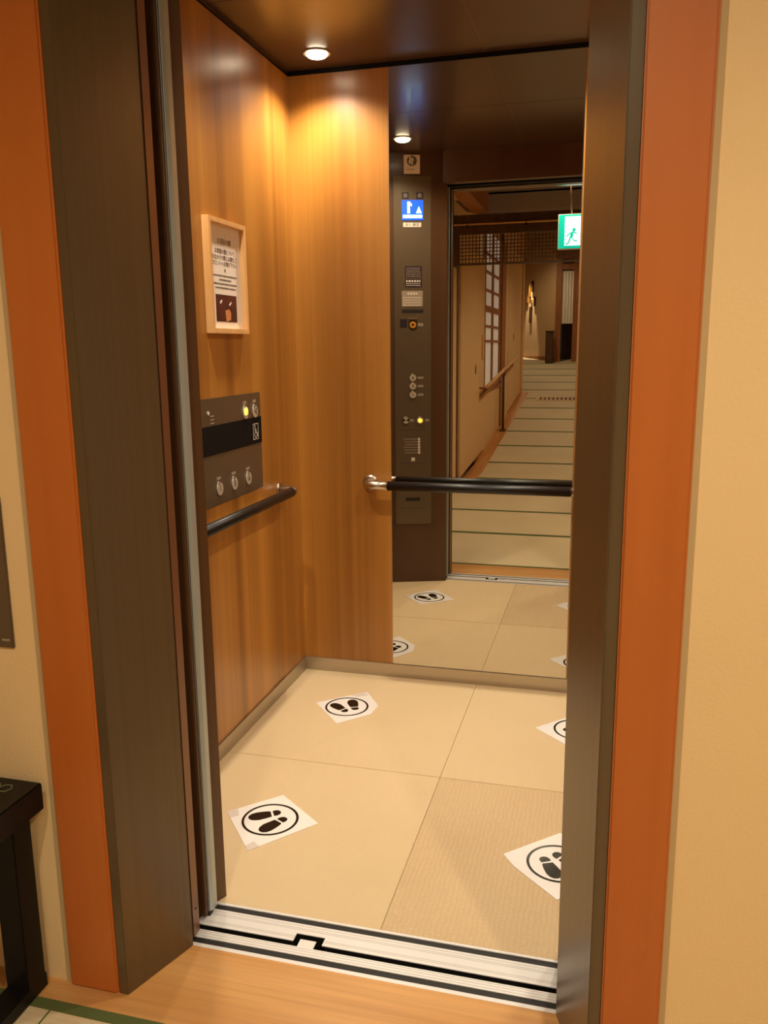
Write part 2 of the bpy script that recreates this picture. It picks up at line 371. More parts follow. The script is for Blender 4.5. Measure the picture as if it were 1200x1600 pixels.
# tatami rows
pitch = .868
tm = MB(); te = MB()
ys = [W1 - .05] + [1.25 - pitch*k for k in range(1, 18)]
ys[0] = W1
for k in range(len(ys)-1):
    ya, yb = ys[k], ys[k+1]
    x0 = LX0 if yb > LAT-.3 else (XT if ya > mir(14.3) else -3.1)
    x1 = LX1 if yb > LAT-.3 else 1.0
    Fq = Fr((0, 0, 0), (0, 1, 0), (0, 0, 1), (1, 0, 0))
    segs = [ya, RAMP0, yb] if yb < RAMP0 < ya else [ya, yb]
    for a, b_ in zip(segs, segs[1:]):
        tm.prism([(a, rz(a)), (b_, rz(b_)), (b_, rz(b_)-.05), (a, rz(a)-.05)], x0, x1, Fq)
    for yy, dd in ((ya, -.026), (yb, .026)):
        te.prism([(yy, rz(yy)+.0015), (yy+dd, rz(yy+dd)+.0015), (yy+dd, rz(yy+dd)-.01), (yy, rz(yy)-.01)], x0, x1, Fq)
fl = struct(tm.build('floor', M['tatami']), 'tatami matting of the landing and the sloping corridor', 'floor')
te.build('cloth_edge', M['tatami_edge'], fl)
sm = MB()
sm.box(-1.074, -1.071, W1-.80, W1, .0004, .0018); sm.build('mat_joint', M['tatami_edge'], fl)
# wooden border plank along the wall, on the slope
Fq = Fr((0, 0, 0), (0, 1, 0), (0, 0, 1), (1, 0, 0))
bd = MB(); yy = LAT-.3
bd.prism([(yy, .002), (RAMP0, .002), (RAMP0, -.06), (yy, -.06)], XW-.1, XT, Fq)
bd.prism([(RAMP0, .002), (mir(14.4), rz(mir(14.4))+.002), (mir(14.4), rz(mir(14.4))-.06), (RAMP0, -.06)], XW-.1, XT, Fq)
struct(bd.build('floor', M['corrwood']), 'orange brown wooden border strip along the sloping tatami', 'floor')
struct(MB().box(LX0, LX1, LAT-.45, LAT+.7, -.03, -.003).build('floor', M['corrwood']), 'wooden floor edge at the corridor mouth', 'floor')
# tatami ground under the far left recess
struct(MB().prism([(mir(14.35), rz(mir(14.35))-.004), (YEND-1.2, rz(YEND-1.2)-.004), (YEND-1.2, rz(YEND-1.2)-.05), (mir(14.35), rz(mir(14.35))-.05)], -3.2, 1.4, Fq).build('floor', M['tatami']), 'tatami floor at the top of the corridor', 'floor')
# walls
struct(MB().box(LX0-.1, LX0, LAT-.2, 1.5, 0, LZ).build('wall_left', M['beige']), 'beige landing wall beyond the black bench', 'wall')
struct(MB().box(LX1, LX1+.1, LAT-.2, 1.5, 0, LZ).build('wall_right', M['beige']), 'beige landing wall on the side without a bench', 'wall')
struct(MB().box(LX0, XW-.06, LAT-.3, LAT-.2, 0, LZ).box(1.05, LX1, LAT-.3, LAT-.2, 0, LZ).build('wall_back', M['corrwall']), 'ochre landing wall either side of the corridor mouth', 'wall')
struct(MB().box(XW-.12, XW-.06, mir(14.35), LAT-.2, -.05, 4.2).build('wall_left', M['corrwall']), 'ochre corridor wall behind the sliding doors', 'wall')
struct(MB().box(1.05, 1.15, YEND-1.2, LAT-.2, -.05, 4.2).build('wall_right', M['corrwall']), 'ochre corridor wall opposite the sliding doors', 'wall')
struct(MB().box(-3.3, -3.2, YEND-1.4, mir(14.3), 0, 4.2).box(-3.3, XW-.06, mir(14.35), mir(14.25), 0, 4.2).build('wall_left', M['corrwall']), 'ochre wall of the recess at the corridor end', 'wall')
# corridor ceiling rises with the ramp
struct(MB().prism([(LAT-.2, 2.72), (RAMP0, 2.72), (YEND-1.4, 2.72+rz(YEND-1.4)), (YEND-1.4, 2.8+rz(YEND-1.4)), (RAMP0, 2.8), (LAT-.2, 2.8)], -3.3, 1.2, Fq).build('ceiling', M['darkwood']), 'dark wooden corridor ceiling rising with the slope', 'ceiling')
struct(MB().box(LX0-.1, LX1+.1, LAT-.3, 1.5, LZ, LZ+.08).build('ceiling', M['darkwood']), 'dark wooden coffered landing ceiling', 'ceiling')
bm_ = MB().box(-1.22, -1.08, LAT+.08, YF, 2.50, LZ); struct(bm_.build('trim_11', M['midwood'], bevel=.004), 'timber ceiling beam running towards the corridor', 'trim')
struct(MB().box(LX0, -1.22, LAT+.2, .6, 2.60, 2.64).build('trim_12', M['corrwall']), 'pale ceiling panel beside the timber beam', 'trim')
struct(MB().box(-1.08, LX1, LAT+.9, LAT+1.0, 2.58, LZ).build('trim_13', M['darkwood']), 'dark timber cross beam on the landing ceiling', 'trim')

# lattice transom across the corridor mouth
lt = thing('lattice_transom', 'dark fine grid lattice hanging across the corridor mouth, seen in the mirror', 'lattice', (-.3, LAT, 2.07))
x0, x1 = XW-.05, 1.05
MB().box(x0, x1, LAT-.03, LAT+.03, 2.335, 2.50).build('top_rail', M['darkwood'], lt)
MB().box(x0, x1, LAT-.015, LAT+.02, 2.068, 2.088).build('bottom_rail', M['darkwood'], lt)
gd = MB(); x = x0
while x < x1: gd.box(x, x+.007, LAT-.006, LAT+.006, 2.085, 2.34); x += .031
for k in range(1, 8): gd.box(x0, x1, LAT-.008, LAT+.004, 2.088+k*.031, 2.095+k*.031)
gd.build('grid', M['darkwood'], lt)
MB().box(XW-.06, XW+.07, LAT-.04, LAT+.04, 2.06, 2.5).build('end_panel', M['darkwood'], lt)
cr = thing('curtain_rod', 'thin pale rod on dark hooks above the lattice, seen in the mirror', 'curtain rod', (-.3, LAT+.06, 2.41))
MB().tube([(x0+.02, LAT+.06, 2.415), (x1, LAT+.06, 2.415)], .009, 10).build('rod', M['woodpale'], cr)
for x in (-1.27, -.75, -.2): MB().box(x-.006, x+.006, LAT+.0305, LAT+.068, 2.385, 2.43).build('hook', M['rubber_and_shade'], cr)
struct(MB().box(XW-.06, XW+.012, LAT-.32, LAT+.02, 0, 2.07).build('trim_14', M['corrwall']), 'ochre end pier of the corridor wall', 'trim')
struct(MB().box(XW-.06, XW+.018, LAT-.36, LAT-.26, 0, 2.5).build('trim_15', M['darkwood']), 'dark timber post where the sliding doors begin', 'trim')
# sliding doors along the corridor wall: plane x = XW ; local u = depth y' seen in mirror
def py(u): return mir(u)
def base(u): return rz(py(u))
def panel(name, u0, u1, z0, z1, xf, m, lbl=None, cat=None, parent=None, depth=.03):
    mb = MB().prism([(py(u0), z0+base(u0)), (py(u1), z0+base(u1)), (py(u1), z1), (py(u0), z1)], xf-depth, xf, Fq)
    return mb.build(name, m, parent)
d = struct(panel('door_5', 8.36, 10.0, .03, 2.33, XW, M['corrwall']), 'pale ochre sliding door nearest the elevator, seen in the mirror', 'door')
MB().disc(py(9.34), 1.10, .03, 0, .004, Fr((XW, 0, 0), (0, 1, 0), (0, 0, 1), (1, 0, 0)), ry=.055).build('finger_pull', M['darkwood'], d)
MB().box(XW, XW+.02, py(9.82), py(9.78), 1.20, 1.48).build('handle', M['woodpale'], d)
panel('bottom_rail', 8.36, 10.0, -.02, .035, XW-.004, M['darkwood'], parent=d).data
# shoji
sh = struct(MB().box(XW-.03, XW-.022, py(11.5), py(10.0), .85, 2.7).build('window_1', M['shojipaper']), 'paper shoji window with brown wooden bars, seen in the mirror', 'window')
f = MB()
for u, wd in ((10.0, .07), (10.72, .035), (11.45, .07)): f.box(XW-.022, XW+.004, py(u+wd), py(u), .85, 2.7)
for k, z in enumerate((2.42, 2.215, 2.005, 1.79, 1.585, 1.41, .85)): f.box(XW-.022, XW+.002, py(11.5), py(10.0), z-(.035 if k == 3 else .014), z+(.035 if k == 3 else .014))
f.build('bars', M['midwood'], sh)
struct(MB().box(XW-.03, XW+.02, py(11.92), py(11.5), 0, 2.7).build('trim_16', M['midwood']), 'reddish timber post beside the shoji window', 'trim')
panel('wall_left', 10.0, 11.5, -.03, .83, XW-.004, M['corrwall'])['kind'] = 'structure'
shf = tag(MB().prism([(py(9.9), .80), (py(11.5), .80+.02), (py(11.5), .85), (py(9.9), .83)], XW-.004, XW+.018, Fq).build('window_ledge', M['midwood']), 'narrow reddish wooden ledge under the shoji window, seen in the mirror', 'ledge')
panel('wall_left', 11.92, 12.4, 0, 2.9, XW, M['corrwall'])['kind'] = 'structure'
d = struct(panel('door_6', 12.4, 14.2, .03, 2.75, XW+.004, M['corrwall']), 'pale ochre sliding door further up the slope, seen in the mirror', 'door')
MB().disc(py(13.1), 1.48, .025, 0, .004, Fr((XW+.004, 0, 0), (0, 1, 0), (0, 0, 1), (1, 0, 0)), ry=.05).build('finger_pull', M['darkwood'], d)
struct(MB().box(XW-.06, XW+.03, py(14.38), py(14.2), 0, 3.6).build('trim_17', M['woodpale']), 'pale post ending the sliding door wall', 'trim')
for z in (): pass
# corridor handrail
hr = thing('wooden_handrail', 'round pale wooden handrail sloping up the corridor wall, seen in the mirror', 'handrail', (XW, py(11.2), base(11.2)))
xr = XW+.09
MB().tube([(xr, py(9.62), .895), (xr, py(13.0), 1.20)], .021, 14).build('rail', M['woodpale'], hr)
MB().tube([(XW, py(9.66), .875), (XW+.06, py(9.66), .875), (xr, py(9.64), .897)], .013, 10).build('end_bracket', M['midwood'], hr)
MB().tube([(xr, py(11.2), base(11.2)+.01), (xr, py(11.2), 1.02)], .016, 12).build('post', M['darkwood'], hr)
MB().box(xr-.035, xr+.035, py(11.25), py(11.15), base(11.2)-.002, base(11.2)+.03).build('foot', M['darkwood'], hr)
MB().box(xr-.025, xr+.025, py(11.26), py(11.14), .965, 1.04).build('bracket', M['darkwood'], hr)
MB().prism([(py(9.62), .76), (py(12.9), 1.05), (py(12.9), 1.09), (py(9.62), .79)], XW+.021, XW+.036, Fq).build('backing_board', M['midwood'], hr)
# metal grating strip
gz = base(13.75); Fg = Fr((0, py(13.75), gz), (1, 0, 0), (0, math.cos(math.atan(SL)), -math.sin(math.atan(SL))))
gr = tag(MB().box(-1.12, 0, -.16, .16, .003, .006, Fg).build('floor_grille', M['woodpale'], loc=(-.6, py(13.75), gz)), 'perforated strip set across the sloping tatami, seen in the mirror', 'floor grille')
hl = MB()
for k in range(15): hl.box(-1.06+k*.066, -1.06+k*.066+.036, -.10, .10, .006, .0075, Fg)
hl.build('slots', M['rubber_and_shade'], gr)
# far wall, angled
pA, pB = Vector((-2.6, mir(20.1), 0)), Vector((-1.135, mir(18.45), 0))
Fw = Fr((pB.x, pB.y, 0), (pA-pB), (0, 0, 1)); L_ = (pA-pB).length
nf = Fw.Z if Fw.Z.y > 0 else -Fw.Z; Fw.Z = nf
struct(MB().box(-.02, L_, .5, 4.2, -.08, 0, Fw).build('wall_back', M['corrwall']), 'ochre end wall of the corridor with spotlit ornament', 'wall')
struct(MB().box(0, L_, .95, 1.12, 0, .02, Fw).build('baseboard_back', M['midwood']), 'low brown skirting of the corridor end wall', 'baseboard')
orn = thing('wall_ornament', 'spotlit ornament of dark wooden slats and gold pieces on the far corridor wall', 'ornament', Fw(.86, 2.2, 0))
for (a, z, ww, hh, mm) in ((.80, 2.62, .06, .24, 'darkwood'), (.90, 2.56, .06, .30, 'gold'), (.98, 2.36, .05, .16, 'gold'), (.72, 2.30, .06, .20, 'darkwood'),
                           (.84, 2.30, .05, .08, 'gold'), (.86, 2.02, .07, .34, 'darkwood')):
    if 'gold' not in M: M['gold'] = mat('gold leaf', (214, 160, 70), .35, metal=.6)
    MB().box(a-ww/2, a+ww/2, z-hh/2, z+hh/2, 0, .03, Fw).build('slat' if mm == 'darkwood' else 'gold_piece', M[mm], orn, bevel=.002)
# doorway with curtain
zf = rz(YEND)
struct(MB().box(-1.14, -1.02, YEND-.06, YEND+.06, zf-.05, 4.0).build('trim_18', M['midwood']), 'reddish timber post beside the curtained doorway', 'trim')
struct(MB().box(-.78, -.68, YEND-.06, YEND+.06, zf-.05, 4.0).build('trim_19', M['midwood']), 'second reddish timber post of the curtained doorway', 'trim')
struct(MB().box(-1.02, -.78, YEND-.05, YEND+.05, 2.90, 3.02).box(-1.02, -.78, YEND-.05, YEND+.05, 3.12, 3.7).build('trim_20', M['midwood']), 'timber lintel over the curtained doorway', 'trim')
struct(MB().box(-.68, 1.1, YEND-.06, YEND+.02, zf-.05, 4.0).build('wall_back', M['corrwall']), 'ochre wall beyond the curtained doorway', 'wall')
struct(MB().box(-1.02, -.78, YEND-.5, YEND-.45, zf-.1, 3.3).build('wall_back', M['darkwood']), 'dark interior behind the curtain', 'wall')
nr = MB(); n = 24
for k in range(n):
    xa_, xb_ = -1.02+.24*k/n, -1.02+.24*(k+1)/n; ya_, yb_ = [YEND+.015*math.sin(q*1.1) for q in (k, k+1)]
    nr.prism([(xa_, ya_), (xb_, yb_), (xb_, yb_+.004), (xa_, ya_+.004)], 1.80, 2.88)
cu = tag(nr.build('door_curtain', M['noren'], loc=(-.9, YEND, 1.8)), 'off-white cloth curtain hanging in the far doorway, seen in the mirror', 'curtain')
MB().tube([(-1.02, YEND, 2.885), (-.78, YEND, 2.885)], .012, 8).build('rod', M['darkwood'], cu)
cb = thing('cabinet', 'low dark brown cabinet against the post at the far end of the corridor', 'cabinet', (-1.22, YEND+.2, rz(YEND+.2)))
zc_ = rz(YEND+.2)
MB().box(-1.31, -1.15, YEND+.1, YEND+.3, zc_, 1.64).build('body', M['darkwood'], cb)
MB().box(-1.30, -1.16, YEND+.3, YEND+.312, zc_+.06, 1.61).build('door', M['darkwood'], cb)
MB().box(-1.315, -1.145, YEND+.09, YEND+.315, 1.64, 1.655).build('top', M['darkwood'], cb)

# exit sign hanging from the landing ceiling
EY = mir(6.6)
ex = thing('exit_sign', 'glowing green and white exit sign hanging from the ceiling, seen in the mirror', 'exit sign', (-.235, EY, 2.30))
MB().box(-.405, -.065, EY-.03, EY+.02, 2.05, 2.298).build('housing', M['paper'], ex, bevel=.003)
MB().box(-.400, -.070, EY+.02, EY+.024, 2.055, 2.293).build('face', M['green_e'], ex)
Fe = Fr((-.235, EY+.024, 2.174), (-1, 0, 0), (0, 0, 1), (0, 1, 0))
MB().box(-.150, .120, -.100, .105, 0, .002, Fe).build('lit_panel', M['white_e'], ex)
rm = MB(); FM = Fr((-.300, EY+.026, 2.13), (-1, 0, 0), (0, 0, 1), (0, 1, 0))
rm.disc(-.012, .055, .013, 0, .002, FM, n=16)
for pts in ([(-.010, .04), (.008, .045), (.020, -.002), (-.002, -.006)], [(.0, .036), (-.034, .022), (-.036, .030), (-.002, .046)], [(.006, .04), (.034, .026), (.044, .006), (.036, .004), (.026, .020), (.004, .030)],
            [(-.002, -.004), (.010, .004), (-.012, -.026), (-.036, -.030), (-.038, -.020), (-.018, -.018)], [(.008, .0), (.020, .0), (.030, -.03), (.050, -.050), (.042, -.056), (.020, -.036)]):
    rm.prism(pts, 0, .002, FM)
rm.build('running_figure', M['green_e'], ex)
MB().tube([(-.31, EY, 2.298), (-.33, EY, LZ)], .006, 8).build('hanger', M['darkwood'], ex)
MB().tube([(-.14, EY, 2.298), (-.14, EY, LZ)], .006, 8).build('hanger', M['darkwood'], ex)

# ================================================================== OBJECTS ON THE LANDING
bn = thing('bench', 'low black wooden bench with sled legs against the beige landing wall', 'bench', (-1.42, 1.12, 0))
MB().box(-1.75, -1.088, .90, 1.335, .424, .483).build('seat', M['bench'], bn, bevel=.003)
inl = MB(); a = .016; hx = -1.70
FI = Fr((0, 0, .483))
r_ = 0
yy = .96
while yy < 1.30:
    x = -1.70 + (a*math.sqrt(3)/2 if r_ % 2 else 0)
    while x < -1.135:
        inl.ring(x, yy, a-.0035, a-.0005, 0, .0012, FI, n=6); x += a*math.sqrt(3)
    yy += a*1.5; r_ += 1
inl.build('hexagon_inlay', M['inlay'], bn)
for x in (-1.122, -1.75+.034+.06):
    lg = MB().box(x-.055, x, 1.275, 1.33, .03, .424); lg.build('leg', M['bench'], bn, bevel=.002)
    MB().box(x-.055, x, .92, .975, .03, .424).build('leg', M['bench'], bn, bevel=.002)
    MB().box(x-.055, x, .90, 1.335, 0.002, .034).build('runner', M['bench'], bn, bevel=.002)
# call plate
Fc = Fr((0, YF+.006, 0), (1, 0, 0), (0, 0, 1), (0, -1, 0))
cp = thing('call_plate', 'bronze-grey metal elevator call plate on the beige wall above the bench', 'call plate', (-1.20, YF+.006, .762))
MB().box(-1.27, -1.137, .762, 1.072, 0, .006, Fc).build('faceplate', M['faceplate'], cp, bevel=.0015)
MB().disc(-1.205, .95, .016, .006, .009, Fc).build('button', M['btn'], cp)
MB().disc(-1.205, .90, .016, .006, .009, Fc).build('button', M['btn'], cp)
MB().box(-1.163, -1.145, .776, .781, .006, .0064, Fc).build('maker_mark', M['dimprint'], cp)

# ================================================================== CABIN OBJECTS
# downlights
for x, y, lb in ((-1.035, 3.02, 'round glowing ceiling downlight in the cabin corner near the mirror and poster wall'), (-1.035, 2.07, 'round glowing ceiling downlight above the tall control panel, seen in the mirror'),
                 (2*CX+1.035, 3.02, 'round glowing ceiling downlight at the mirror end of the wall opposite the poster'), (2*CX+1.035, 2.07, 'round glowing ceiling downlight at the door end of the wall opposite the poster')):
    dl = thing('downlight', lb, 'downlight', (x, y, ZC), 'cabin ceiling downlights')
    Fd = Fr((x, y, ZC), (1, 0, 0), (0, -1, 0))
    MB().ring(0, 0, .039, .048, 0, .004, Fd).build('ring', M['lampring'], dl)
    rings = [(.039, .003), (.038, .007), (.032, .013), (.020, .017), (.006, .0185)]
    lens = MB(); n = 24
    for rr, zz in rings: lens.v += [Vector((x+rr*math.cos(2*math.pi*k/n), y+rr*math.sin(2*math.pi*k/n), ZC-zz)) for k in range(n)]
    for q in range(len(rings)-1): lens.f += [(q*n+k, q*n+(k+1) % n, (q+1)*n+(k+1) % n, (q+1)*n+k) for k in range(n)]
    lens.f.append(tuple((len(rings)-1)*n+k for k in range(n))); lens.smooth = set(range(len(lens.f)))
    lens.build('lens', M['lampw'], dl)
    lamp('downlight_lamp', 'SPOT', (x, y, ZC-.026), P_CABIN, WARM, .03, math.radians(140), 1.0, parent=dl)

# handrails
RZ_, RR = .818, .0185
hb = thing('cabin_handrail', 'black round handrail with steel ends in front of the mirror', 'handrail', (CX, B, RZ_))
yr = B-.07
xm = 2*(MX0+MX1)/2
def arc(c, a0, a1, r, u, v, n=8): return [Vector(c)+Vector(u)*r*math.cos(a0+(a1-a0)*k/n)+Vector(v)*r*math.sin(a0+(a1-a0)*k/n) for k in range(n+1)]
for sg, x0_ in ((1, -.905), (-1, xm+.905)):
    MB().disc(x0_, RZ_, .031, 0, .016, Fr((0, B, 0), (1, 0, 0), (0, 0, 1), (0, -1, 0))).build('flange', M['chrome'], hb, bevel=.006)
    path = [Vector((x0_, B-.004, RZ_))] + arc((x0_+sg*.030, yr+.030, RZ_), math.pi, 1.5*math.pi, .030, (sg, 0, 0), (0, 1, 0)) + [Vector((x0_+sg*.088, yr, RZ_))]
    MB().tube(path, .0170, 22).build('end_bracket', M['chrome'], hb)
MB().tube([(-.818, yr, RZ_), (-.817, yr, RZ_), (xm+.817, yr, RZ_), (xm+.818, yr, RZ_)], [.016, RR, RR, .016], 28).build('grip', M['rail'], hb)
hl_ = thing('cabin_handrail', 'black round handrail with steel end under the wheelchair-height panel', 'handrail', (XL, 2.45, RZ_))
xr_ = XL+.07
for sg, y0_ in ((-1, 2.955), (1, 1.97)):
    MB().disc(y0_, RZ_, .027, 0, .006, Fr((XL, 0, 0), (0, 1, 0), (0, 0, 1), (1, 0, 0))).build('flange', M['chrome'], hl_, bevel=.001)
    path = [Vector((XL+.004, y0_, RZ_))] + arc((xr_-.030, y0_+sg*.030, RZ_), -math.pi/2*1, 0, .030, (1, 0, 0), (0, -sg*-1, 0))
    path = [Vector((XL+.004, y0_, RZ_)), Vector((xr_-.03, y0_, RZ_)), Vector((xr_-.015, y0_+sg*.004, RZ_)), Vector((xr_-.004, y0_+sg*.015, RZ_)), Vector((xr_, y0_+sg*.03, RZ_)), Vector((xr_, y0_+sg*.05, RZ_))]
    MB().tube(path, .0155, 20).build('end_bracket', M['chrome'], hl_)
MB().tube([(xr_, 2.905, RZ_), (xr_, 2.904, RZ_), (xr_, 2.02, RZ_)], [.016, RR, RR], 24).build('grip', M['rail'], hl_)

# framed poster on the veneer wall
FL = Fr((XL, 0, 0), (0, 1, 0), (0, 0, 1), (1, 0, 0))
y0, y1, z0, z1 = 2.412, 2.684, 1.398, 1.748
ps = thing('framed_notice', 'framed paper notice with printed lines and a small photo on the veneer wall', 'framed notice', (XL, (y0+y1)/2, z0))
MB().frame(y0, y1, z0, z1, .016, 0, .024, FL).build('frame', M['woodpale'], ps, bevel=.0012)
pp = MB().box(y0+.014, y1-.014, z0+.014, z1-.014, .002, .007, FL).build('paper', M['paper'], ps)
pc = (y0+y1)/2
def line(mb, cx, z, wd, h, den=.012):
    x = cx-wd/2
    while x < cx+wd/2-.003:
        ww = random.uniform(.5, .95)*den; ww = min(ww, cx+wd/2-x)
        hh = h*random.uniform(.7, 1); mb.box(x, x+ww, z-hh/2, z+hh/2, .007, .0074, FL); x += ww+den*.28
t1 = text_mb('お部屋の鍵', .020, pc, z1-.066, .0073, FL, thick=.0002)
t1.v and merge(t1).build('heading', M['inkg'], pp)
tx = merge(text_mb('お部屋の鍵について', .0165, pc+.004, z1-.096, .0073, FL, thick=.0002),
           text_mb('お出かけの際には鍵をご', .0165, pc, z1-.115, .0073, FL, thick=.0002),
           text_mb('フロントへお預け下さい', .0165, pc, z1-.133, .0073, FL, thick=.0002))
ln = MB()
for k, wd in enumerate((.17, .09, .17, .15)): line(ln, pc, z1-.170-.0125*k, wd, .0055, .006)
tx2 = text_mb('記', .012, pc, z1-.153, .0073, FL, thick=.0002)
merge(tx, tx2, ln).build('printed_lines', M['inkg'], pp)
ph = MB().box(pc-.076, pc+.076, z0+.038, z0+.122, .007, .0076, FL).build('photo', M['photo'], pp)
MB().prism([(pc-.012, z0+.073), (pc+.018, z0+.078), (pc+.030, z0+.066), (pc+.026, z0+.044), (pc-.006, z0+.039)], .0076, .0082, FL).build('pictured_tag', M['tag'], pp)
MB().prism([(pc+.022, z0+.088), (pc+.036, z0+.098), (pc+.034, z0+.102), (pc+.018, z0+.093)], .0076, .0082, FL).build('pictured_key', M['paper'], pp)
MB().prism([(pc-.05, z0+.098), (pc-.034, z0+.106), (pc-.032, z0+.102), (pc-.044, z0+.092)], .0076, .0082, FL).build('pictured_key', M['paper'], pp)

# wheelchair-height control panel on the veneer wall
y0, y1, z0, z1 = 2.26, 2.796, .855, 1.198
wp = thing('wheelchair_control_panel', 'bronze-grey wheelchair-height control panel with a black band on the veneer wall', 'control panel', (XL, (y0+y1)/2, z0))
MB().box(y0, y1, z0, z1, 0, .004, FL).build('faceplate', M['faceplate'], wp, bevel=.001)
bb = MB().box(y0, y1, 1.019, 1.112, .004, .0052, FL).build('display_band', M['black'], wp)
ic = MB().frame(2.722, 2.766, 1.034, 1.090, .0022, .0052, .0058, FL)
ic.disc(2.738, 1.081, .0035, .0052, .0058, FL, n=12); ic.ring(2.744, 1.050, .0085, .0108, .0052, .0058, FL, n=20)
ic.prism([(2.735, 1.076), (2.739, 1.076), (2.742, 1.060), (2.738, 1.060)], .0052, .0058, FL)
ic.prism([(2.739, 1.069), (2.751, 1.069), (2.751, 1.066), (2.740, 1.066)], .0052, .0058, FL)
ic.prism([(2.740, 1.062), (2.755, 1.061), (2.762, 1.044), (2.758, 1.043), (2.752, 1.057), (2.740, 1.058)], .0052, .0058, FL)
ic.build('wheelchair_symbol', M['white'], bb)
def wbtn(y, z, mt, glyph):
    b = MB().disc(y, z, .0205, .004, .0085, FL, ry=.0215).prism([(y-.017, z+.010), (y-.008, z+.0265), (y+.002, z+.020)], .004, .0085, FL).build('button', M['btn'], wp)
    if glyph == 'lit': MB().disc(y-.002, z+.004, .0135, .0085, .0098, FL).build('lamp', M['amber'], b)
    elif glyph: text_mb(glyph, .026, y, z, .0088, FL).build('marking', M['ink'], b)
wbtn(2.662, 1.135, 'btn', 'lit'); wbtn(2.742, 1.133, 'btn', '◁')
for y, gch in ((2.438, '1'), (2.550, '5'), (2.665, '6')):
    wbtn(y, .906, 'btn', gch)
for y in (2.438, 2.550, 2.665): MB().box(y-.015, y+.015, .936, .945, .004, .0046, FL).build('braille_label', M['dimprint'], wp)
for y in (2.662, 2.742): MB().box(y-.014, y+.014, 1.163, 1.174, .004, .0046, FL).build('braille_label', M['dimprint'], wp)
MB().disc(2.384, 1.153, .006, .004, .007, FL).build('intercom_lamp', M['white'], wp)
MB().box(2.380, 2.394, 1.062, 1.066, .004, .005, FL).build('intercom_mark', M['white'], wp)
gl = MB()
for k in range(7): gl.box(2.398, 2.425, 1.140-k*.011, 1.144-k*.011, .004, .0046, FL)
gl.build('speaker_slots', M['dimprint'], wp)

# tall control panel on the splayed front column (reads through the mirror)
pe0, pe1 = Vector((-1.212, 1.817, 0)), Vector((-.876, 1.704, 0))
dd = (pe1-pe0).normalized(); nn = Vector((-dd.y, dd.x, 0))
FP = Fr(pe0 + nn*.0005, -dd, (0, 0, 1), nn)       # local x = -u
def ub(mb, u0, u1, z0, z1, d0, d1): return mb.box(-u1, -u0, z0, z1, d0, d1, FP)
k_ = 1.0
cpn = thing('control_panel', 'tall bronze-grey control panel with floor buttons and blue display, seen in the mirror', 'control panel', tuple(FP(-.16, .347, 0)))
ub(MB(), .062, .266, .347, 2.244, 0, .004).build('faceplate', M['faceplate'], cpn, bevel=.001)
ds = ub(MB(), .107, .222, 2.021, 2.123, .004, .0065).build('display', M['bluescreen'], cpn)
ub(MB(), .113, .216, 2.031, 2.047, .0065, .007).build('message_bar', M['cyan'], ds)
MB().prism([(-.214, 2.056), (-.183, 2.056), (-.1985, 2.091)], .0065, .007, FP).build('up_arrow', M['cyan'], ds)
MB().box(-.150, -.136, 2.055, 2.115, .0065, .007, FP).prism([(-.149, 2.096), (-.161, 2.092), (-.161, 2.102), (-.149, 2.115)], .0065, .007, FP).build('floor_number', M['cyan'], ds)
for u in (.126, .203):
    q = ub(MB(), u-.019, u+.019, 2.130, 2.163, .004, .006).build('indicator', M['navy'], cpn)
    MB().ring(-u, 2.1465, .007, .010, .006, .0066, FP, n=16).box(-u-.002, -u+.002, 2.141, 2.152, .006, .0066, FP).build('symbol', M['dimprint'], q)
q = ub(MB(), .1135, .211, 1.985, 2.008, .004, .005).build('sticker', M['white'], cpn)
text_mb('定員 11名', .018, -.162, 1.9965, .0052, FP).build('lettering', M['inkg'], q)
def lines(mb, u0, u1, zs, h, d, den=.006):
    for z in zs:
        u = u0
        while u < u1-.003:
            ww = min(random.uniform(.4, .9)*den*1.6, u1-u); ub(mb, u, u+ww, z-h/2, z+h/2, d, d+.0004); u += ww+den*.5
    return mb
q = ub(MB(), .122, .215, 1.722, 1.782, .004, .005).build('notice_plate', M['navy'], cpn)
lines(MB(), .128, .208, (1.772, 1.763, 1.754, 1.745, 1.736, 1.727), .0035, .005).build('print', M['dimprint'], q)
q = ub(MB(), .122, .215, 1.671, 1.714, .004, .005).build('notice_plate', M['navy'], cpn)
lines(lines(MB(), .128, .208, (1.703,), .010, .005, .009), .128, .208, (1.690, 1.680), .0035, .005).build('print', M['white'], q)
q = ub(MB(), .104, .219, 1.568, 1.652, .004, .005).build('capacity_plate', M['dimprint'], cpn)
lines(lines(MB(), .135, .190, (1.637,), .010, .005, .009), .110, .212, (1.615, 1.602, 1.589, 1.575), .005, .005).build('print', M['white'], q)
ub(MB(), .104, .222, 1.534, 1.552, .004, .0046).build('slot', M['rubber_and_shade'], cpn)
kb = MB().disc(-.164, 1.470, .026, .004, .007, FP).build('emergency_call_button', M['rubber_and_shade'], cpn)
MB().ring(-.164, 1.470, .007, .018, .007, .009, FP).build('ring', M['dullorange'], kb)
MB().box(-.187, -.141, 1.498, 1.507, .004, .012, FP).build('guard', M['chrome'], kb)
ub(MB(), .093, .132, 1.455, 1.501, .004, .0046).build('label_plate', M['navy'], cpn)
ub(MB(), .192, .222, 1.463, 1.479, .004, .0046).build('label_plate', M['dimprint'], cpn)
def cbtn(u, z, glyph):
    b = MB().disc(-u, z, .0185, .004, .0095, FP).prism([(-u-.006, z+.016), (-u+.010, z+.016), (-u+.003, z+.026)], .004, .0095, FP).build('button', M['btn'], cpn)
    if glyph == 'lit': MB().disc(-u, z, .012, .0095, .011, FP).build('lamp', M['amber'], b)
    else: text_mb(glyph, .022, -u, z, .0098, FP).build('marking', M['ink'], b)
